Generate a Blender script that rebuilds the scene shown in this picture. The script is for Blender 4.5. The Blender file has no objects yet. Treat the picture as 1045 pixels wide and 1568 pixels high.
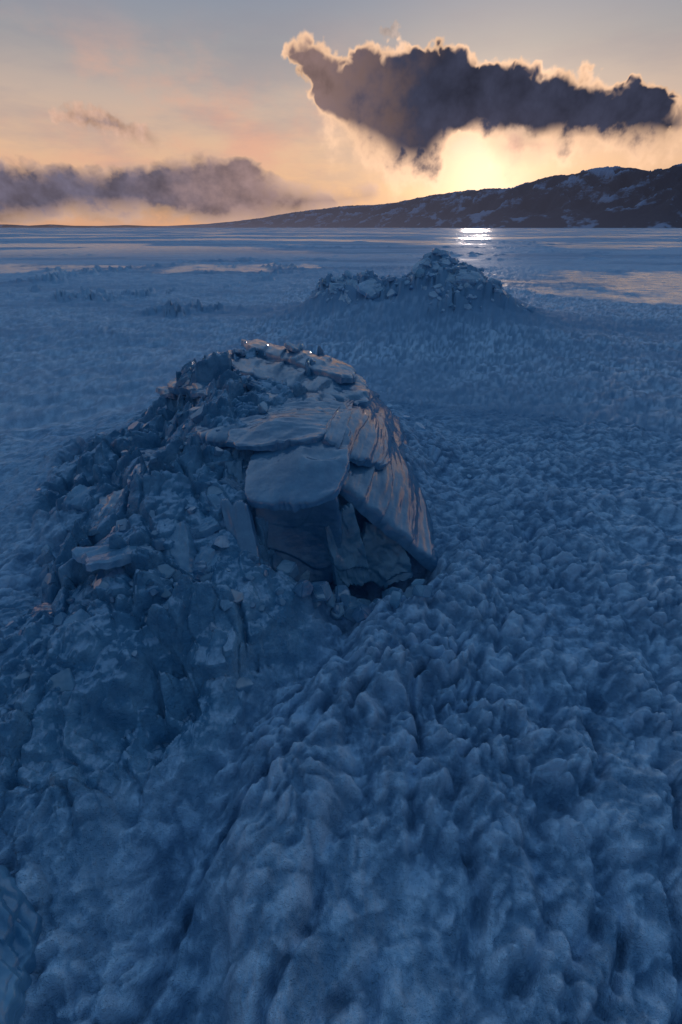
import bpy, bmesh, math, random
import numpy as np
from mathutils import Vector, Matrix, Euler
random.seed(4); rng=np.random.default_rng(4)
sc=bpy.context.scene
SUN_AZ=math.radians(14.1); SUN_EL=math.radians(3.8)
SD=Vector((math.sin(SUN_AZ)*math.cos(SUN_EL),math.cos(SUN_AZ)*math.cos(SUN_EL),math.sin(SUN_EL)))

# ------------------------------------------------------------ noise
def h2(ix,iy,seed):
    n=(ix.astype(np.int64)*374761393+iy.astype(np.int64)*668265263+seed*1442695041)&0xffffffff
    n=((n^(n>>13))*1274126177)&0xffffffff
    n=((n^(n>>16))*2246822519)&0xffffffff
    n=n^(n>>15)
    return (n&0xffffff)/float(0x1000000)
def perlin(x,y,seed=0):
    x0=np.floor(x);y0=np.floor(y);fx=x-x0;fy=y-y0
    u=fx*fx*fx*(fx*(fx*6-15)+10);v=fy*fy*fy*(fy*(fy*6-15)+10)
    def g(dx,dy):
        a=h2(x0+dx,y0+dy,seed)*2*math.pi
        return np.cos(a)*(fx-dx)+np.sin(a)*(fy-dy)
    return 1.5*((g(0,0)*(1-u)+g(1,0)*u)*(1-v)+(g(0,1)*(1-u)+g(1,1)*u)*v)
def fbm(x,y,o=4,seed=0,gain=.5):
    r=0;a=1
    for i in range(o):
        r=r+a*perlin(x*2.03**i+i*7.1,y*2.03**i-i*3.7,seed+i);a*=gain
    return r
def worley(x,y,seed=0):
    x0=np.floor(x);y0=np.floor(y)
    f1=np.full(x.shape,9.);f2=np.full(x.shape,9.);cx=np.zeros(x.shape);cy=np.zeros(x.shape);r=np.zeros(x.shape);s=np.zeros(x.shape)
    for i in(-1,0,1):
        for j in(-1,0,1):
            a=x0+i;b=y0+j
            px=a+h2(a,b,seed);py=b+h2(a,b,seed+11)
            d=np.hypot(px-x,py-y);m=d<f1
            f2=np.where(m,f1,np.minimum(f2,d))
            f1=np.where(m,d,f1);cx=np.where(m,px,cx);cy=np.where(m,py,cy)
            r=np.where(m,h2(a,b,seed+23),r);s=np.where(m,h2(a,b,seed+37),s)
    return f1,f2,x-cx,y-cy,r,s
def bumps(x,y,seed=0,w=.42):
    """smooth asymmetrical snow nubs, no creases"""
    x0=np.floor(x);y0=np.floor(y);o=np.zeros(x.shape)
    for i in(-1,0,1):
        for j in(-1,0,1):
            a=x0+i;b=y0+j
            px=a+h2(a,b,seed);py=b+h2(a,b,seed+11);h=h2(a,b,seed+23)
            dx=x-px;dy=y-py
            dd=(dx*dx+dy*dy*np.where(dy<0,2.2,.8))/(w*w)
            o=np.maximum(o,(.3+.8*h)*np.exp(-dd))
    return o
def sst(a,b,x):
    t=np.clip((x-a)/(b-a),0,1);return t*t*(3-2*t)
def G(x,y,p=1.): return np.exp(-(x*x+y*y)**p)
def plates(x,y,s,amp,seed,tilt=1.2,eg=.35):
    wx=x+.25*s*perlin(x/s*.9,y/s*.9,seed+3); wy=y+.25*s*perlin(x/s*.9+9,y/s*.9,seed+4)
    f1,f2,dx,dy,r,q=worley(wx/s,wy/s,seed)
    a=q*2*math.pi
    h=(r-.5)+tilt*(np.cos(a)*dx+np.sin(a)*dy)
    edge=np.exp(-((f2-f1)/.10)**2)
    k=sst(0,.13,f2-f1)
    return amp*(h*(.35+.65*k)-eg*edge)
def segd(x,y,pts):
    d=np.full(x.shape,1e9)
    for (ax,ay),(bx,by) in zip(pts[:-1],pts[1:]):
        vx,vy=bx-ax,by-ay
        t=np.clip(((x-ax)*vx+(y-ay)*vy)/(vx*vx+vy*vy),0,1)
        d=np.minimum(d,np.hypot(x-ax-t*vx,y-ay-t*vy))
    return d

# ------------------------------------------------------------ terrain
def mounds(x,y):
    m=.60*G((x+.42)/.80,(y-3.35)/1.05,1.25)
    m+=.28*G((x+1.35)/.90,(y-3.2)/1.1,1.1)
    m+=.16*G((x+1.15)/.45,(y-3.95)/.5,1.1)
    m+=.30*G((x+.72)/.62,(y-1.85)/.8,1.2)
    m+=.13*G((x+1.05)/.75,(y-1.0)/.7,1.1)
    m2=.86*G((x-1.92)/1.25,(y-9.55)/1.20,.9)+.62*G((x-.05)/.95,(y-10.0)/.75,.9)+.30*G((x-1.9)/2.5,(y-8.7)/1.8)
    return m,m2
def terrain(x,y):
    r=np.hypot(x,y)
    z=.05*fbm(x*.35,y*.35,3,5)*sst(60,10,r)
    m,m2=mounds(x,y)
    tr=segd(x,y,[(.15,1.85),(-.02,1.45),(-.33,1.0),(-.5,.6),(-.35,.2)])
    side=x-np.interp(y,[.0,.3,.6,1.0,1.45,1.85,2.2,3.2,4.2],[-.2,-.38,-.5,-.33,-.02,.35,.55,.45,.2])
    ice=sst(.04,-.08,side+.06*perlin(x*5,y*5,91))*sst(.045,.20,m+.05*perlin(x*3,y*3,90))*sst(5.2,4.6,y)
    ice2=sst(.40,.72,m2+.24*perlin(x*1.8,y*1.8,8))
    z+=m+m2
    z-=.12*np.exp(-(tr/.12)**2)
    z+=.09*np.exp(-(segd(x,y,[(.62,1.9),(.33,1.55),(.05,1.15),(-.15,.85),(-.2,.4),(-.05,0)])/.2)**2)
    hol=G((x-.14)/.36,(y-1.98)/.22,1.8)
    z-=.40*hol
    z-=.22*G((x+.18)/.20,(y-1.84)/.14,1.5)
    near=r<26
    xn,yn=x[near],y[near]; rn=r[near]
    i1=ice[near]; i2=ice2[near]
    wx=xn+.045*perlin(xn*5.5,yn*5.5,31)+.012*perlin(xn*22,yn*22,33); wy=yn+.045*perlin(xn*5.5,yn*5.5,32)+.012*perlin(xn*22,yn*22,34)
    ca,sa=math.cos(.6),math.sin(.6)
    u=(wx*ca+wy*sa);v=(-wx*sa+wy*ca)
    n1=bumps(u/.108,v/.080,40,.42)
    n1b=bumps(u/.084+7.3,v/.064+2.1,42,.40)
    n2=bumps(u/.036+3,v/.030,44,.44)
    reg=.34+.90*np.clip(fbm(xn*1.3,yn*1.3,3,50)+.45,0,1.2)
    leftplain=sst(-1.2,-2.2,xn)*sst(1.5,2.6,yn)
    amp=.062*(1-.82*leftplain)*reg*(1-.68*sst(1.4,5,rn))*(1-.6*sst(8,20,rn))
    lump=np.maximum(n1,n1b*.8)+.36*n2
    snow=amp*lump+.036*fbm(xn*3.2,yn*3.2,3,52)+.016*fbm(xn*11,yn*11,4,54,.6)*(1-.6*leftplain)*(1-.4*sst(2,6,rn))+.005*fbm(xn*42,yn*42,2,56)*sst(6,3,rn)
    fu=xn*.86-yn*.5+.10*perlin(xn*3,yn*3,58); fv=xn*.5+yn*.86
    snow-=.055*np.exp(-(perlin(fu/.20,fv/.75,59)/.15)**2)*sst(2.0,1.2,yn)*sst(-.9,-.2,xn)
    pk=fbm(xn*2.2,yn*2.2,2,60)
    snow-=.08*sst(.42,.8,pk)*sst(4,2.5,rn)
    ga=sst(2.,1.2,yn)
    sc1=plates(xn,yn,.34,.18,70,1.0)+plates(xn+3,yn,.14,.070,71,1.3)+plates(xn,yn+5,.055,.018,72,1.4)+.004*fbm(xn*30,yn*30,2,73)
    sc2=plates(xn,yn,.50,.15,75,1.2,.2)+plates(xn+3,yn,.22,.085,76,1.3,.2)+plates(xn,yn+5,.10,.035,77)
    soften=sst(.25,-.35,fbm(xn*1.3,yn*1.3,3,80))*.68
    soften=np.clip(soften+.20*ga,0,.80)
    zz=snow*(1-i1*(1-soften*.7))*(1-i2*.8)+sc1*i1*(1-soften)+sc2*i2
    lf=sst(.10,.45,fbm(xn*.22,yn*.30,3,85))*sst(7,11,yn)*sst(-.2,-2,xn)
    zz+=lf*np.clip(plates(xn,yn,.4,.18,86)+plates(xn,yn,.17,.08,186)+.02,0,1)
    z[near]+=zz*(1-.5*hol[near])
    cav_shade=np.full(x.shape,.5)
    cav_shade[near]=.5+(np.clip(lump,0,1.2)/1.0-.5)*(1-.6*leftplain)*(1-i1)*(1-i2)*sst(22,8,rn)
    far=~near
    xf,yf=x[far],y[far]
    rf=r[far]
    rough=sst(.0,.5,fbm(xf*.07,yf*.11,3,88))
    z[far]+=rough*.16*np.clip(fbm(xf*1.2,yf*.9,3,89),0,1)*sst(700,100,rf)+.012*fbm(xf*2,yf*2,2,87)*sst(120,26,rf)
    w=.55*fbm(x*.45,y*.45,5,95,.65)
    pool=sst(1.45,.55,((x-12.2)/5.8)**2+((y-15.9)/5.4)**2+w*1.6)
    pool=np.maximum(pool,.7*sst(1.2,.5,((x-10.5)/3.4)**2+((y-9.8)/1.7)**2+w*1.4))
    pool=np.maximum(pool,.85*sst(1.2,.2,((x+5.4)/3.6)**2+((y-24.5)/2.8)**2+w*2.2))
    pool=np.maximum(pool,.8*sst(1.2,.2,((x+16)/6.5)**2+((y-24)/2.6)**2+w*2.2))
    st=fbm(x*.030,y*.045,5,97,.62)
    st2=sst(.08,.38,st)*sst(26,60,r)
    gl=np.maximum(pool,st2)
    gl*=1-np.clip(ice+ice2,0,1)
    z=np.where(gl>0,z*(1-gl)+gl*(-.02+.010*fbm(x*3,y*3,4,99,.6)*sst(60,20,r)),z)
    return z,np.clip(ice+.30*ice2,0,1),gl,cav_shade,np.clip(ice+ice2,0,1)

def mesh_grid(name,X,Y,Z,wrap=False,attrs={}):
    nr,nc=X.shape
    me=bpy.data.meshes.new(name)
    co=np.stack([X,Y,Z],-1).reshape(-1,3).astype(np.float32)
    idx=np.arange(nr*nc).reshape(nr,nc)
    if wrap: idx=np.concatenate([idx,idx[:,:1]],1)
    a=idx[:-1,:-1];b=idx[:-1,1:];c=idx[1:,1:];d=idx[1:,:-1]
    f=np.stack([a,b,c,d],-1).reshape(-1,4).astype(np.int32)
    me.vertices.add(len(co));me.vertices.foreach_set('co',co.ravel())
    me.loops.add(f.size);me.loops.foreach_set('vertex_index',f.ravel())
    me.polygons.add(len(f));me.polygons.foreach_set('loop_start',np.arange(0,f.size,4,dtype=np.int32))
    me.polygons.foreach_set('use_smooth',np.ones(len(f),bool))
    me.update(calc_edges=True)
    for k,vv in attrs.items():
        vv=np.asarray(vv,dtype=np.float32)
        if vv.ndim==3:
            at=me.attributes.new(k,'FLOAT_COLOR','POINT');at.data.foreach_set('color',np.concatenate([vv.reshape(-1,3),np.ones((vv.shape[0]*vv.shape[1],1),np.float32)],1).ravel())
        else:
            at=me.attributes.new(k,'FLOAT','POINT');at.data.foreach_set('value',vv.ravel())
    ob=bpy.data.objects.new(name,me);sc.collection.objects.link(ob)
    return ob

# ------------------------------------------------------------ node helpers
class N:
    def __init__(s,nt): s.nt=nt; nt.nodes.clear()
    def n(s,t,**k):
        nd=s.nt.nodes.new(t)
        for a,b in k.items(): setattr(nd,a,b)
        return nd
    def l(s,a,b): s.nt.links.new(a,b)
    def val(s,sock,v):
        if isinstance(v,bpy.types.NodeSocket): s.l(v,sock)
        else: sock.default_value=v
    def math(s,op,a,b=0.,c=None,clamp=False):
        m=s.n('ShaderNodeMath',operation=op,use_clamp=clamp)
        s.val(m.inputs[0],a);s.val(m.inputs[1],b)
        if c is not None:s.val(m.inputs[2],c)
        return m.outputs[0]
    def mix(s,f,a,b,mode='MIX'):
        m=s.n('ShaderNodeMix',data_type='RGBA',blend_type=mode)
        s.val(m.inputs[0],f)
        for i,v in((6,a),(7,b)):
            if isinstance(v,tuple): v=(*v,1) if len(v)==3 else v
            s.val(m.inputs[i],v)
        return m.outputs[2]
    def mixf(s,f,a,b):
        m=s.n('ShaderNodeMix',data_type='FLOAT');s.val(m.inputs[0],f);s.val(m.inputs[2],a);s.val(m.inputs[3],b);return m.outputs[0]
    def mr(s,v,a,b,c=0.,d=1.,smooth=True):
        m=s.n('ShaderNodeMapRange',interpolation_type='SMOOTHSTEP' if smooth else 'LINEAR')
        s.val(m.inputs[0],v)
        for i,q in enumerate((a,b,c,d)): m.inputs[i+1].default_value=q
        return m.outputs[0]
    def noise(s,vec,scale,detail=3,rough=.5):
        m=s.n('ShaderNodeTexNoise');m.inputs['Scale'].default_value=scale;m.inputs['Detail'].default_value=detail;m.inputs['Roughness'].default_value=rough
        s.l(vec,m.inputs['Vector']);return m.outputs[0]
    def scalev(s,vec,sc_):
        m=s.n('ShaderNodeMapping');m.inputs['Scale'].default_value=sc_;s.l(vec,m.inputs[0]);return m.outputs[0]
    def ramp(s,f,els):
        m=s.n('ShaderNodeValToRGB');cr=m.color_ramp
        while len(cr.elements)<len(els): cr.elements.new(.5)
        for e,(p,c) in zip(cr.elements,els): e.position=p;e.color=(*c,1)
        s.l(f,m.inputs[0]);return m.outputs[0]
    def attr(s,name,out='Fac'):
        m=s.n('ShaderNodeAttribute',attribute_name=name);return m.outputs[out]
    def bump(s,h,st,dist,prev=None):
        b=s.n('ShaderNodeBump');b.inputs['Strength'].default_value=st;b.inputs['Distance'].default_value=dist;s.l(h,b.inputs['Height'])
        if prev is not None: s.l(prev,b.inputs['Normal'])
        return b.outputs[0]
def newmat(name):
    m=bpy.data.materials.new(name);m.use_nodes=True;return m,N(m.node_tree)

# ------------------------------------------------------------ lake surface material
mat_lake,k=newmat('lake_snow_and_ice')
out=k.n('ShaderNodeOutputMaterial')
geo=k.n('ShaderNodeNewGeometry');pos=geo.outputs['Position']
sepn=k.n('ShaderNodeSeparateXYZ');k.l(geo.outputs['Normal'],sepn.inputs[0]);nz=sepn.outputs[2]
ice=k.attr('ice');gl=k.attr('gloss')
nb=k.noise(pos,2.2,4,.6); nf=k.noise(pos,70,3,.65); nm=k.noise(pos,9,4,.6)
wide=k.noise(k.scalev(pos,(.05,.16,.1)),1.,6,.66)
bare=k.math('MULTIPLY',ice,k.mr(k.math('ADD',nz,k.math('MULTIPLY',k.math('SUBTRACT',nm,.5),.9)),.98,.74))
cv=k.math('ADD',k.attr('cav_shade'),k.math('MULTIPLY',k.math('SUBTRACT',nf,.5),.5))
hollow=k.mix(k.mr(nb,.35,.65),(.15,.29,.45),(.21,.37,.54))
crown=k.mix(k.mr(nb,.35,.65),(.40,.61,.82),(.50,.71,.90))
snowc=k.mix(k.mr(cv,.12,.85),hollow,crown)  # bare ice in low spots, darkened to paint shade between the lumps
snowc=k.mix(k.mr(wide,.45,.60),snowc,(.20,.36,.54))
icec=k.mix(k.mr(nm,.35,.7),(.08,.25,.42),(.20,.43,.62))
glc=k.mix(k.mr(nm,.4,.6),(.18,.26,.36),(.34,.44,.57))
glm=k.math('MULTIPLY',gl,k.mr(k.noise(k.scalev(pos,(1,1.8,1)),1.5,9,.80),.36,.56),clamp=True)
c=k.mix(bare,snowc,icec); c=k.mix(glm,c,glc)
p=k.n('ShaderNodeBsdfPrincipled')
k.l(c,p.inputs['Base Color'])
ro=k.math('MULTIPLY_ADD',bare,-.42,.62); ro=k.math('ADD',ro,k.math('MULTIPLY',k.math('SUBTRACT',nf,.5),.4))
k.l(k.mixf(glm,ro,k.mr(nm,.4,.6,.20,.36)),p.inputs['Roughness'])
sp=k.math('MULTIPLY_ADD',bare,.5,.12);sp=k.math('MAXIMUM',sp,k.math('MULTIPLY',glm,1.));k.l(sp,p.inputs['Specular IOR Level'])
k.l(k.math('MULTIPLY',glm,.8),p.inputs['Coat Weight']);p.inputs['Coat Roughness'].default_value=.24;p.inputs['Coat IOR'].default_value=1.7
p.inputs['IOR'].default_value=1.33
b1=k.bump(nf,.8,.014);b2=k.bump(k.noise(pos,260,2,.6),.9,.005,b1)
b3=k.bump(nm,.4,.02)
nmx=k.n('ShaderNodeMix',data_type='VECTOR');k.l(glm,nmx.inputs[0]);k.l(b2,nmx.inputs[4]);k.l(b3,nmx.inputs[5])
k.l(nmx.outputs[1],p.inputs['Normal'])
k.l(p.outputs[0],out.inputs[0])

th=np.radians(np.concatenate([np.arange(-180,-60,3.),np.arange(-60,-36,.5),np.linspace(-36,36,860),np.arange(36.5,60,.5),np.arange(60,180,3.)]))
rr=np.concatenate([[.02,.3,.6,.9,1.1],np.arange(1.15,6.0,.0062)])
g=[rr[-1]]
while g[-1]<14500: g.append(g[-1]*1.0125)
rr=np.concatenate([rr,g[1:]])
R,T=np.meshgrid(rr,th,indexing='ij')
X=R*np.sin(T);Y=-1.2+R*np.cos(T)
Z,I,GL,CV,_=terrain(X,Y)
lake=mesh_grid('frozen_lake_ground',X,Y,Z,True,{'ice':I,'gloss':GL,'cav_shade':CV})
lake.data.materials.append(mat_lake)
lake.data.flip_normals()

# ------------------------------------------------------------ ice material
def ice_mat(name,c1,c2,trans,rough,snow=1.,coat=0.,tl=.35,snc=(.32,.55,.76),edge=.5,bs=.7):
    m,k=newmat(name);out=k.n('ShaderNodeOutputMaterial')
    geo=k.n('ShaderNodeNewGeometry');pos=geo.outputs['Position']
    sepn=k.n('ShaderNodeSeparateXYZ');k.l(geo.outputs['Normal'],sepn.inputs[0]);nz=sepn.outputs[2]
    n1=k.noise(pos,6,5,.65);n2=k.noise(k.scalev(pos,(1,.5,1.6)),22,4,.6);n3=k.noise(pos,150,2,.5);n4=k.noise(pos,3.5,4,.7)
    n5=k.noise(pos,14,5,.7)
    c=k.mix(k.mr(n1,.35,.68),c1,c2)
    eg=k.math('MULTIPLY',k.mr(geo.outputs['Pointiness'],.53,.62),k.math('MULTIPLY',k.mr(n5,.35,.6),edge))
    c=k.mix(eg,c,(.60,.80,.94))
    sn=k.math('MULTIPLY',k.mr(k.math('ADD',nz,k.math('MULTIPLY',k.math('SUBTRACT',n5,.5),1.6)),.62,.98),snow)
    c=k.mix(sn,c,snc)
    p=k.n('ShaderNodeBsdfPrincipled');k.l(c,p.inputs['Base Color'])
    p.inputs['IOR'].default_value=1.33
    k.l(k.math('MULTIPLY',k.math('SUBTRACT',1.,sn),trans),p.inputs['Transmission Weight'])
    k.l(k.mixf(sn,k.mr(n2,.3,.75,rough*.5,rough*2.0),.55),p.inputs['Roughness'])
    k.l(k.mixf(sn,1.,.2),p.inputs['Specular IOR Level'])
    b=k.bump(n4,.3,.03);b=k.bump(n2,bs,.008,b);b2=k.bump(n3,.4,.002,b)
    if coat:
        k.l(k.mixf(sn,coat,0.),p.inputs['Coat Weight']);p.inputs['Coat Roughness'].default_value=.09;p.inputs['Coat IOR'].default_value=2.0
        k.l(b,p.inputs['Coat Normal'])
    k.l(b2,p.inputs['Normal'])
    t=k.n('ShaderNodeBsdfTranslucent');k.l(k.mix(k.mr(n1,.3,.7),(.26,.58,.80),(.50,.80,.94)),t.inputs[0])
    mx=k.n('ShaderNodeMixShader');mx.inputs[0].default_value=tl
    k.l(p.outputs[0],mx.inputs[1]);k.l(t.outputs[0],mx.inputs[2]);k.l(mx.outputs[0],out.inputs[0]);return m
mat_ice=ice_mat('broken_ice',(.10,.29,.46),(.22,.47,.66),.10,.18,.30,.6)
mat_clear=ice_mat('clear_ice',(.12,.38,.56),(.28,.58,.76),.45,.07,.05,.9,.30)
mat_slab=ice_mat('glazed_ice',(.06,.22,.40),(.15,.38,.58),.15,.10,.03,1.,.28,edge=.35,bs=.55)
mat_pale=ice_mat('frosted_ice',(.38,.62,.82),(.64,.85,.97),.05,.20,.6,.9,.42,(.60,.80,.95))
def finish(bm,name):
    bmesh.ops.recalc_face_normals(bm,faces=bm.faces)
    me=bpy.data.meshes.new(name);bm.to_mesh(me);bm.free()
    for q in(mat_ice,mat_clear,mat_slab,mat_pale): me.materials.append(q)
    me.set_sharp_from_angle(angle=math.radians(38))
    ob=bpy.data.objects.new(name,me);sc.collection.objects.link(ob);return ob
def tzs(xs,ys):
    q=terrain(np.array(xs,float),np.array(ys,float));return q[0],q[4],q[2]
def slope_rot(x,y,jit,lean=0.,which=0):
    e=.12
    def f(a,b): return float(mounds(np.array([a]),np.array([b]))[which][0])
    n=Vector((-(f(x+e,y)-f(x-e,y))/(2*e),-(f(x,y+e)-f(x,y-e))/(2*e),1)).normalized()
    n=(n+Vector((rng.normal(0,jit),rng.normal(0,jit)+lean,0))).normalized()
    q=n.to_track_quat('Z','Y')
    return q@Euler((0,0,rng.uniform(0,6.28))).to_quaternion()

def shard(bm,c,size,rot,seed,mi=0,npts=10,bev=.05):
    rs=random.Random(seed);b=bmesh.new()
    for i in range(npts):
        a=2*math.pi*i/npts+rs.uniform(-.3,.3);q=rs.uniform(.6,1.)
        zt=rs.choice((-1,1))*rs.uniform(.6,1)
        b.verts.new((math.cos(a)*q*size[0],math.sin(a)*q*size[1],zt*size[2]))
        if i%2==0:b.verts.new((math.cos(a)*q*.85*size[0],math.sin(a)*q*.85*size[1],-zt*size[2]))
    bmesh.ops.convex_hull(b,input=b.verts)
    bmesh.ops.delete(b,geom=[v for v in b.verts if not v.link_faces],context='VERTS')
    bmesh.ops.dissolve_limit(b,angle_limit=.3,verts=b.verts,edges=b.edges)
    bmesh.ops.bevel(b,geom=b.edges[:],offset=min(size)*bev*2.5,segments=2,affect='EDGES',clamp_overlap=True)
    M=Matrix.Translation(c)@rot.to_matrix().to_4x4()
    vs=[bm.verts.new(M@v.co) for v in b.verts]
    b.verts.index_update()
    for f in b.faces:
        try:
            nf=bm.faces.new([vs[v.index] for v in f.verts]);nf.material_index=mi;nf.smooth=False
        except ValueError: pass
    b.free()

def slab(bm,c00,c10,c11,c01,thick,bulge,seed,n=70,mi=2,jag=.05,rel=.02,streak=3.,rnd=.55,chip=.35):
    c=[np.array(q,float) for q in(c00,c10,c11,c01)]
    u,v=np.meshgrid(np.linspace(0,1,n),np.linspace(0,1,n),indexing='ij')
    a=2*u-1;b=2*v-1
    A=a*np.sqrt(1-rnd*b*b*.5);B=b*np.sqrt(1-rnd*a*a*.5)
    rad=np.maximum(np.abs(a),np.abs(b));ang=np.arctan2(b,a)
    na=9;t=(ang/(2*math.pi)+.5)*na;i0=np.floor(t);ft=t-i0
    ra=h2(np.mod(i0,na),i0*0+seed,seed);rb=h2(np.mod(i0+1,na),i0*0+seed,seed)
    fac=(ra*(1-ft)+rb*ft)-.5
    ch=np.abs(perlin(np.cos(ang)*4+seed,np.sin(ang)*4,seed+3))
    sc_=1+jag*rad**3*(3.2*fac+1.0*ch-.2)
    U=(.5+.54*A*sc_)[...,None];V=(.5+.54*B*sc_)[...,None]
    P=c[0]*(1-U)*(1-V)+c[1]*U*(1-V)+c[2]*U*V+c[3]*(1-U)*V
    nrm=np.cross(c[1]-c[0],c[3]-c[0]);nrm/=np.linalg.norm(nrm)
    if nrm[2]<0:nrm=-nrm
    hh=bulge*np.sin(np.pi*u)*np.sin(np.pi*v)+rel*.8*fbm(u*1.3,v*1.4*streak,4,seed+9,.5)
    q=v*streak*1.6+.8*perlin(u*1.1,v*2,seed+20)+seed
    fr=q-np.floor(q); hh+=rel*1.1*(sst(0,.93,fr)-sst(.95,1.,fr))*(.3+.7*sst(-.3,.4,perlin(u*2,v*3,seed+2)))
    if chip:
        f1,f2,dx,dy,r_,q_=worley(u*4+.3*perlin(u*4,v*4,seed),v*4,seed+60)
        hh+=rel*chip*((r_-.5)+(np.cos(q_*6.28)*dx+np.sin(q_*6.28)*dy))*sst(.0,.08,f2-f1)
    e=1-rad
    top=P+nrm*(hh-thick*.30*np.exp(-e/.016))[...,None]
    bot=P-nrm*(thick*(1+.25*fbm(u*3,v*3,2,seed+30)))[...,None]
    vt=[[bm.verts.new(top[i,j]) for j in range(n)] for i in range(n)]
    vb=[[bm.verts.new(bot[i,j]) for j in range(n)] for i in range(n)]
    def F(*vs):
        f=bm.faces.new(vs);f.material_index=mi;f.smooth=True
    for i in range(n-1):
        for j in range(n-1):
            F(vt[i][j],vt[i+1][j],vt[i+1][j+1],vt[i][j+1])
            F(vb[i][j],vb[i][j+1],vb[i+1][j+1],vb[i+1][j])
    for i in range(n-1):
        F(vt[i][0],vb[i][0],vb[i+1][0],vt[i+1][0]);F(vt[i][-1],vt[i+1][-1],vb[i+1][-1],vb[i][-1])
        F(vt[0][i],vt[0][i+1],vb[0][i+1],vb[0][i]);F(vt[-1][i],vb[-1][i],vb[-1][i+1],vt[-1][i+1])
def laid_slab(bm,x,y,dz,lx,ly,th,seed,which,jit,lean=0.,mi=2,n=36):
    q=slope_rot(x,y,jit,lean,which)
    z=float(tzs([x],[y])[0][0])
    cs=[]
    for a,b in((-1,-1),(1,-1),(1,1),(-1,1)):
        cs.append(tuple(Vector((x,y,z+dz))+q@Vector((a*lx,b*ly,0))))
    slab(bm,*cs,th,lx*.06,seed,n,mi,.14,lx*.10,2,.4)

bm=bmesh.new()
# long crest sheets sweeping from the far left shoulder down to the right
slab(bm,(-1.15,4.15,.70),(-.95,3.55,.72),(.10,2.80,.66),(.16,3.35,.68),.05,.05,3,130,2,.06,.024,4,.5,0)
slab(bm,(-.85,4.25,.77),(-.80,3.85,.80),(.02,3.05,.75),(.08,3.45,.74),.045,.04,5,110,2,.08,.018,3,.6,0)
slab(bm,(-1.12,3.60,.60),(-.92,3.05,.60),(-.04,2.55,.66),(-.1,3.0,.68),.05,.03,8,100,2,.08,.020,2,.5,0)
slab(bm,(-1.45,3.85,.52),(-1.18,3.35,.55),(-.75,3.35,.66),(-.85,3.95,.66),.06,.03,9,70,2,.12,.020,2)
# right flank sheets
slab(bm,(-.10,2.12,.57),(.12,3.10,.64),(.50,3.05,.08),(.62,2.06,-.08),.06,.10,14,140,2,.04,.020,4,.3,0)
slab(bm,(-.10,2.24,.66),(.06,3.0,.68),(.34,3.05,.42),(.30,2.30,.42),.035,.05,15,110,2,.07,.016,3,.6,0)
slab(bm,(.10,2.9,.62),(.22,3.7,.52),(.64,3.6,.03),(.53,2.85,.03),.06,.03,17,80,2,.1,.016,3,.5,0)
# lip and the sheet it grows out of
slab(bm,(-.48,1.90,.47),(-.02,1.84,.52),(.08,2.50,.66),(-.46,2.55,.60),.04,.04,21,120,2,.07,.012,1.2,.7,0)
slab(bm,(-.66,2.34,.60),(-.12,2.24,.655),(.08,2.90,.665),(-.55,2.95,.62),.04,.035,25,110,2,.08,.018,2.5,.6,0)
slab(bm,(-.92,2.50,.56),(-.42,2.40,.61),(-.35,3.10,.62),(-.85,3.15,.58),.05,.02,27,80,2,.10,.018,2,.5,0)
# faces set back below the lip, blocks in the hollow
slab(bm,(-.44,1.98,.46),(-.02,1.97,.48),(.02,1.93,-.04),(-.36,1.80,.02),.08,-.05,31,90,2,.05,.010,1,.3,0)
slab(bm,(-.04,2.16,.5),(.42,2.27,.22),(.46,2.16,-.14),(.02,2.12,-.16),.06,-.05,35,70,1,.06,.014,1,.3,0)
slab(bm,(-.08,1.96,.28),(.06,2.04,.34),(.16,1.93,-.05),(-.02,1.84,-.05),.05,-.02,37,50,1,.12,.014,1,.3)
slab(bm,(.12,2.10,.22),(.34,2.12,.14),(.40,1.98,-.08),(.14,1.96,-.10),.05,-.02,38,40,1,.14,.014,1,.3)
slab(bm,(-.60,1.95,.46),(-.46,1.9,.46),(-.30,1.40,.05),(-.40,1.42,.10),.03,.02,41,60,2,.08,.008,1,.4,0)
slab(bm,(-.95,1.9,.36),(-.72,1.8,.42),(-.64,1.4,.26),(-.85,1.45,.22),.06,.02,44,50,0,.12,.016,1)
for i in range(44):
    x=rng.uniform(-1.6,-.35);y=rng.uniform(1.3,4.1)
    s=rng.uniform(.05,.14)
    laid_slab(bm,x,y,.0,s,s*rng.uniform(.5,.85),.035,200+i,0,.28,0,[0,2,2][i%3],26)
for i in range(8):
    t=rng.random();x=-1.25+1.3*t;y=4.2-1.0*t+rng.normal(0,.1)
    s=rng.uniform(.05,.10)
    laid_slab(bm,x,y,.06,s,s*rng.uniform(.4,.7),.025,300+i,0,.3,.12,2,30)
n=420
xs=rng.normal(-.85,.55,n);ys=rng.uniform(1.0,4.5,n);zs,ii,_=tzs(xs,ys)
for i in range(n):
    if ii[i]<.5: continue
    s=rng.uniform(.012,.035) if rng.random()<.8 else rng.uniform(.035,.08)
    shard(bm,Vector((xs[i],ys[i],zs[i]-s*.05)),(s,s*rng.uniform(.5,1),s*rng.uniform(.25,.6)),slope_rot(xs[i],ys[i],.4),i,[0,2,1][int(rng.integers(0,3))])
n=44;t=rng.random(n);xs=-1.35+1.7*t+rng.normal(0,.08,n);ys=4.3-1.0*t+rng.normal(0,.12,n);zs,_,_=tzs(xs,ys)
for i in range(n):
    s=rng.uniform(.02,.05)
    shard(bm,Vector((xs[i],ys[i],zs[i]+.04)),(s,s*.8,s*rng.uniform(.2,.5)),Euler((rng.normal(0,.5),rng.normal(0,.5),rng.uniform(0,6.3))),900+i,1 if rng.random()<.3 else 2)
n=44;xs=rng.uniform(-.28,.42,n);ys=rng.uniform(1.58,1.96,n);zs,_,_=tzs(xs,ys)
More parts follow.
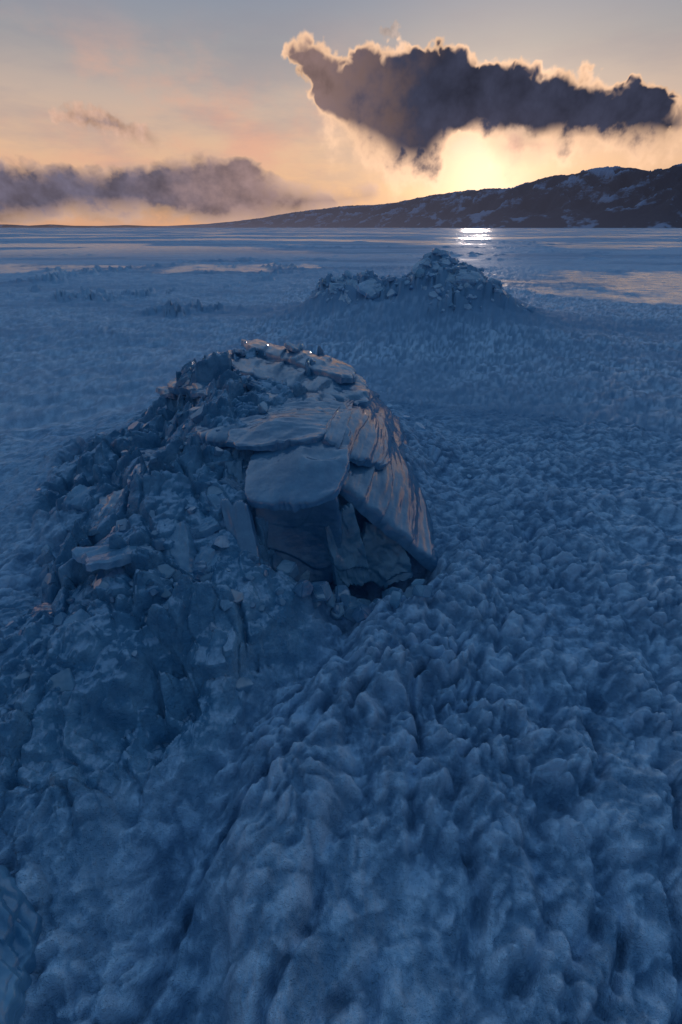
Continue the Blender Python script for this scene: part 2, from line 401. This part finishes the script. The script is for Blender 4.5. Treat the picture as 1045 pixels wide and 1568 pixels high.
for i in range(n):
    s=rng.uniform(.025,.085)
    shard(bm,Vector((xs[i],ys[i],zs[i]+s*.4)),(s,s*.85,s*rng.uniform(.4,.8)),Euler((rng.normal(0,.8),rng.normal(0,.8),rng.uniform(0,6.3))),1200+i,1 if rng.random()<.7 else 2,8)
finish(bm,'broken_ice_mound')
bm=bmesh.new()
for i in range(34):
    if i%3: x=rng.normal(1.9,.55);y=rng.normal(9.3,.5)
    else: x=rng.normal(.08,.4);y=rng.normal(9.7,.3)
    s=rng.uniform(.10,.26)
    laid_slab(bm,x,y,-.02,s,s*rng.uniform(.6,.95),.07,500+i,1,.20,-.03,3,22)
n=700
pk=rng.random(n)<.70
xs=np.where(pk,rng.normal(1.95,.66,n),rng.normal(.10,.42,n));ys=np.where(pk,rng.normal(9.4,.62,n),rng.normal(9.8,.36,n));zs,ii,_=tzs(xs,ys)
for i in range(n):
    if ii[i]<.2: continue
    s=rng.uniform(.03,.07) if rng.random()<.8 else rng.uniform(.07,.13)
    shard(bm,Vector((xs[i],ys[i],zs[i]-s*.25)),(s,s*rng.uniform(.55,.95),s*rng.uniform(.3,.6)),slope_rot(xs[i],ys[i],.35,0,1),3000+i,3 if rng.random()<.85 else 1)
finish(bm,'broken_ice_mound.001')
bm=bmesh.new()
fr=[(.72,3.95,.09),(.62,4.15,.05),(.82,4.05,.04),(.25,4.3,.10),(.38,4.35,.07),(.1,4.5,.06),(.5,4.6,.05),(3.3,8.6,.12),(3.5,9.0,.08),(1.7,2.6,.03),(.95,3.0,.03)]
zs,_,_=tzs([f[0] for f in fr],[f[1] for f in fr])
for (x,y,s),z in zip(fr,zs):
    shard(bm,Vector((x,y,z+s*.2)),(s,s*.7,s*.3),Euler((rng.normal(0,.3),rng.normal(0,.3),rng.uniform(0,6))),int(x*999)+7,3)
finish(bm,'loose_ice_fragments')
bm=bmesh.new()
slab(bm,(-.98,.13,.17),(-.70,.10,.15),(-.76,.44,.12),(-1.1,.58,.17),.06,.02,51,90,0,.12,.022,2,.4,.5)
finish(bm,'ice_slab')

# ------------------------------------------------------------ hills
mat_hill,k=newmat('hill_forest_snow');out=k.n('ShaderNodeOutputMaterial')
pos=k.n('ShaderNodeNewGeometry').outputs['Position']
s1=k.noise(k.scalev(pos,(.005,.0030,.010)),1.,10,.70)
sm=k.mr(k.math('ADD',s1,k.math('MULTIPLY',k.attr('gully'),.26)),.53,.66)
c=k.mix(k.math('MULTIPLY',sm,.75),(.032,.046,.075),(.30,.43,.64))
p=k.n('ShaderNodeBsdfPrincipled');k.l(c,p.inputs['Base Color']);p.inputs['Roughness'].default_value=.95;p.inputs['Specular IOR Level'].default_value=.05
em=k.n('ShaderNodeEmission');k.l(k.attr('haze_glow','Color'),em.inputs[0])  # aerial haze painted onto the hills as emission
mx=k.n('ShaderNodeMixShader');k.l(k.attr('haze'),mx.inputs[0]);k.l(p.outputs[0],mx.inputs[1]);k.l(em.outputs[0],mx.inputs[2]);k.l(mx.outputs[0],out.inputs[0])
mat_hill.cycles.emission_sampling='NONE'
def hills(name,prof,D,nx=900,ns=90,seed=0,depth=.32,haze=(0.,0.),hc=((.3,.22,.2),(.3,.22,.2)),rough=1.):
    a=np.linspace(prof[0][0],prof[-1][0],nx);s=np.linspace(0,1.35,ns)
    S,A=np.meshgrid(s,a,indexing='ij')
    pa=[q[0] for q in prof];pb=[q[1] for q in prof]
    b=np.interp(A,pa,pb)
    Dd=np.interp(A,[q[0] for q in D],[q[1] for q in D])
    yy=Dd*(1+depth*S);xx=A*yy
    f=np.where(S<1,np.sin(np.clip(S,0,1)*math.pi/2)**1.15,1-(S-1)*1.2)
    gx=xx/260.;gy=yy/480.
    gul=1-np.abs(fbm(gx,gy,5,seed+1,.55))*1.5
    h=b*yy*f
    h=h*(1+rough*.42*(gul-.7)*np.sin(np.clip(S,0,1)*math.pi)) 
    h+=rough*b*yy*.026*fbm(xx/200,yy/400,4,seed+6,.5)*f
    h-=2
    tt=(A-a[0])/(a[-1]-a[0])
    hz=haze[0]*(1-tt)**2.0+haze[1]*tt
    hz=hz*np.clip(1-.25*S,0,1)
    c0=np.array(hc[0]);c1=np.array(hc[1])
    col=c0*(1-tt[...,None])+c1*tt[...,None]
    ob=mesh_grid(name,xx,yy,h,False,{'haze':hz,'haze_glow':col,'gully':gul-.6})
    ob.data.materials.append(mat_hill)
    return ob
prof=[(-.38,.0005),(-.30,.004),(-.25,.006),(-.20,.010),(-.148,.0155),(-.099,.0225),(-.06,.027),(-.027,.030),(.009,.034),(.04,.0345),(.092,.038),(.139,.046),(.175,.0515),(.21,.055),(.257,.0585),(.304,.061),(.348,.0720),(.392,.078),(.437,.0865),(.469,.090),(.504,.090),(.55,.086),(.602,.0947),(.7,.102),(.85,.105),(1.05,.09),(1.3,.05),(1.5,.0)]
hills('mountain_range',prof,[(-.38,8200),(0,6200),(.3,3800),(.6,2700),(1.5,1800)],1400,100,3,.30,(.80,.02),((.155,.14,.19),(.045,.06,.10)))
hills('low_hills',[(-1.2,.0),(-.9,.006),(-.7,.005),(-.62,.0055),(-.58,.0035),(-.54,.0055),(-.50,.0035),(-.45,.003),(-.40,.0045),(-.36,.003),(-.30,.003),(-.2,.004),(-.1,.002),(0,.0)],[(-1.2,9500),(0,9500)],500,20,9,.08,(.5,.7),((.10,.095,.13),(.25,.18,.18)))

# ------------------------------------------------------------ clouds
mat_cloud,k=newmat('cloud_vapour');out=k.n('ShaderNodeOutputMaterial')
tr=k.n('ShaderNodeBsdfTransparent');em=k.n('ShaderNodeEmission');k.l(k.attr('ccol','Color'),em.inputs[0])
mx=k.n('ShaderNodeMixShader');k.l(k.attr('dens'),mx.inputs[0]);k.l(tr.outputs[0],mx.inputs[1]);k.l(em.outputs[0],mx.inputs[2]);k.l(mx.outputs[0],out.inputs[0])
mat_cloud.cycles.emission_sampling='NONE'
def polysd(x,y,pts):
    d=segd(x,y,pts+[pts[0]]);ins=np.zeros(x.shape,bool)
    n=len(pts)
    for i in range(n):
        x1,y1=pts[i];x2,y2=pts[(i+1)%n]
        if y1==y2: continue
        c=((y1>y)!=(y2>y))&(x<(x2-x1)*(y-y1)/(y2-y1)+x1);ins^=c
    return np.where(ins,d,-d)
def cloud(name,pts,Dist,seed,bnd,nx,ny,freq,amp,soft_top,soft_bot,bmid,dark,edge,thick,glow=1.,maxa=1.,sx=1.,bias=0.,warm=None,tb=2.2):
    a=np.linspace(bnd[0],bnd[1],nx);b=np.linspace(bnd[2],bnd[3],ny)
    B,A=np.meshgrid(b,a,indexing='ij')
    wa=A+.007*fbm(A*14*sx,B*14,3,seed+50);wb=B+.005*fbm(A*14*sx+5,B*14,3,seed+60)
    sd=polysd(wa,wb,pts)
    n=fbm(A*freq*sx,B*freq,6,seed,.58)
    nl=fbm(A*10*sx+B*5,B*7,3,seed+33)
    qa=A*sx+.008*fbm(A*35,B*35,3,seed+70);qb=B+.008*fbm(A*35+3,B*35,3,seed+71)
    f1,_,_,_,q,_=worley(qa*freq,qb*freq*1.2,seed+4);f1b,_,_,_,_,_=worley(qa*freq*2.3,qb*freq*2.6,seed+5);f1c,_,_,_,_,_=worley(qa*freq*5,qb*freq*5.4,seed+6)
    bil=(.62-f1)*.9+(.5-f1b)*.5+(.5-f1c)*.25
    top=sst(bmid[0],bmid[1],B)
    v=sd+bias+amp*(n*(.3+.7*(1-top))+1.0*nl*(1-top)+bil*top*1.4)
    soft=soft_bot*(1-top)+soft_top*top*(1+.5*np.clip(nl,-.6,1))
    al=sst(0,1,(v+soft*.8)/(soft*1.1))
    tk=thick*(1+tb*(1-top))*(1+.9*np.clip(n+nl,-.7,.4))
    th=sst(-.1,1,(v-.001)/tk+.25*n*(1-.4*top))
    ds=np.hypot((A-.25)*.8,B-.075)
    e=np.array(edge)*(glow*(.75+1.0*np.exp(-ds/.12)+.25*n))[...,None]
    dk=np.array(dark)*(1+.30*n[...,None]+.35*bil[...,None]+(1.0*np.exp(-ds/.05)+.45*(1-top)*np.exp(-ds/.2))[...,None]*np.array((1,.62,.4)))
    if warm is not None:
        wm=sst(warm[0],warm[1],A+.06*n)[...,None]*.65; dk=dk*(1-wm)+np.array((.36,.23,.20))*(1+.3*n[...,None])*wm
    col=e*(1-th[...,None])+dk*th[...,None]
    bd=np.minimum(np.minimum(A-bnd[0],bnd[1]-A),np.minimum(B-bnd[2],bnd[3]-B));al=al*sst(0,.012,bd)*maxa
    YY=Dist+Dist*.02*n
    ob=mesh_grid(name,A*YY,YY,1.6+B*YY,False,{'dens':al,'ccol':col});ob.data.materials.append(mat_cloud)
    return ob
main=[(-.070,.231),(-.044,.236),(-.003,.226),(.039,.230),(.081,.226),(.122,.231),(.173,.240),(.206,.225),(.248,.220),(.291,.215),(.325,.204),(.344,.212),(.380,.203),(.445,.192),(.488,.195),(.530,.188),(.574,.164),(.585,.147),(.56,.122),(.487,.122),(.420,.125),(.364,.122),(.309,.106),(.240,.136),(.190,.124),(.172,.096),(.146,.082),(.087,.094),(.045,.118),(-.005,.148),(-.045,.190)]
cloud('dark_cloud',main,12500,7,(-.20,.76,.02,.29),900,260,17,.018,.007,.050,(.13,.19),(.034,.038,.066),(1.05,.66,.42),.012,1.0,1.,1.,.004,(.15,-.05))
bank=[(-.80,.097),(-.66,.0976),(-.557,.0855),(-.485,.090),(-.417,.082),(-.347,.0865),(-.29,.095),(-.231,.1005),(-.163,.090),(-.108,.065),(-.026,.052),(.050,.054),(-.003,.034),(-.147,.008),(-.327,.012),(-.36,.022),(-.51,.020),(-.633,.004),(-.80,.002)]
cloud('cloud_bank',bank,13200,17,(-.85,.18,-.001,.15),640,130,24,.010,.008,.022,(.05,.09),(.105,.100,.150),(.74,.48,.36),.016,.95,.96,.7,.004,(-.44,-.12),1.)
cloud('small_cloud',[(-.475,.162),(-.42,.166),(-.385,.152),(-.34,.142),(-.325,.125),(-.37,.135),(-.42,.147)],13000,23,(-.52,-.28,.10,.19),200,90,30,.010,.010,.03,(.12,.15),(.38,.26,.24),(.80,.50,.37),.025,1.,.9)
cloud('small_cloud.001',[(.068,.262),(.085,.266),(.088,.256),(.072,.254)],13000,29,(.04,.13,.24,.29),90,50,60,.008,.006,.01,(.25,.26),(.5,.36,.3),(.60,.44,.36),.02,1.,.6)
cloud('small_cloud.002',[(.265,.126),(.31,.132),(.37,.124),(.345,.108),(.30,.098),(.275,.108)],12000,37,(.20,.46,.06,.16),200,90,22,.014,.02,.03,(.12,.2),(.36,.23,.19),(.85,.55,.36),.02,1.,.75)

# ------------------------------------------------------------ world sky
w=bpy.data.worlds.new('World');sc.world=w;w.use_nodes=True
k=N(w.node_tree);out=k.n('ShaderNodeOutputWorld')
d=k.n('ShaderNodeTexCoord').outputs['Generated']
sep=k.n('ShaderNodeSeparateXYZ');k.l(d,sep.inputs[0]);zx,zy,zz=sep.outputs
A=k.ramp(zz,[(0,(.70,.36,.21)),(.05,(.78,.45,.26)),(.11,(.74,.47,.31)),(.17,(.55,.42,.35)),(.23,(.34,.33,.345)),(.29,(.24,.28,.36)),(.5,(.23,.36,.55)),(1,(.095,.20,.355))])
Bc=k.ramp(zz,[(0,(.036,.063,.115)),(.3,(.038,.076,.137)),(1,(.095,.20,.355))])
side=k.mr(zy,-.35,.70)
base=k.mix(side,Bc,A)
nv=k.noise(k.scalev(d,(3.0,3.0,6.0)),1.4,6,.6)
veil=k.math('MULTIPLY',k.mr(nv,.42,.66),k.math('MULTIPLY',k.mr(zz,.02,.1),k.mr(zz,.28,.16)))
veil=k.math('MULTIPLY',veil,k.mr(zx,.25,-.15,.12,.85))
base=k.mix(veil,base,(.74,.39,.28))
nv2=k.noise(k.scalev(d,(2.0,2.0,9.0)),2.2,5,.6)
base=k.mix(k.math('MULTIPLY',k.mr(nv2,.4,.7),k.math('MULTIPLY',k.mr(zz,.5,.25),k.math('MULTIPLY',side,.35))),base,(.27,.26,.31))
dt=k.n('ShaderNodeVectorMath',operation='DOT_PRODUCT');k.l(d,dt.inputs[0]);dt.inputs[1].default_value=SD
dd=k.math('MAXIMUM',dt.outputs['Value'],0.)
g1=k.math('MULTIPLY',k.math('POWER',dd,240.),.45);g2=k.math('MULTIPLY',k.math('POWER',dd,40.),.28)
def addc(a,f,col):
    c=k.n('ShaderNodeVectorMath',operation='SCALE');c.inputs[0].default_value=col;k.l(f,c.inputs[3])
    s=k.n('ShaderNodeVectorMath',operation='ADD');k.l(a,s.inputs[0]);k.l(c.outputs[0],s.inputs[1]);return s.outputs[0]
base=addc(base,g1,(1.,.86,.64));base=addc(base,g2,(1.,.66,.36))
bg=k.n('ShaderNodeBackground');k.l(base,bg.inputs[0]);bg.inputs[1].default_value=1.
sky=k.n('ShaderNodeTexSky',sky_type='NISHITA');sky.sun_disc=False;sky.sun_elevation=SUN_EL;sky.sun_rotation=SUN_AZ;sky.altitude=450
bg2=k.n('ShaderNodeBackground');k.l(sky.outputs[0],bg2.inputs[0]);bg2.inputs[1].default_value=.005
ad=k.n('ShaderNodeAddShader');k.l(bg.outputs[0],ad.inputs[0]);k.l(bg2.outputs[0],ad.inputs[1]);k.l(ad.outputs[0],out.inputs[0])

L=bpy.data.lights.new('sun','SUN');L.energy=.40;L.angle=math.radians(2.5);L.color=(1,.82,.72)
lo=bpy.data.objects.new('sun',L);sc.collection.objects.link(lo);lo.rotation_euler=SD.to_track_quat('Z','Y').to_euler()

cam=bpy.data.cameras.new('camera');co=bpy.data.objects.new('camera',cam);sc.collection.objects.link(co)
co.location=(0,0,1.6);co.rotation_euler=(math.radians(90-32),0,0)
cam.sensor_fit='VERTICAL';cam.sensor_height=36;cam.sensor_width=24;cam.lens=16;cam.clip_start=.05;cam.clip_end=60000
sc.camera=co
sc.view_settings.view_transform='Standard';sc.view_settings.look='None';sc.view_settings.exposure=0
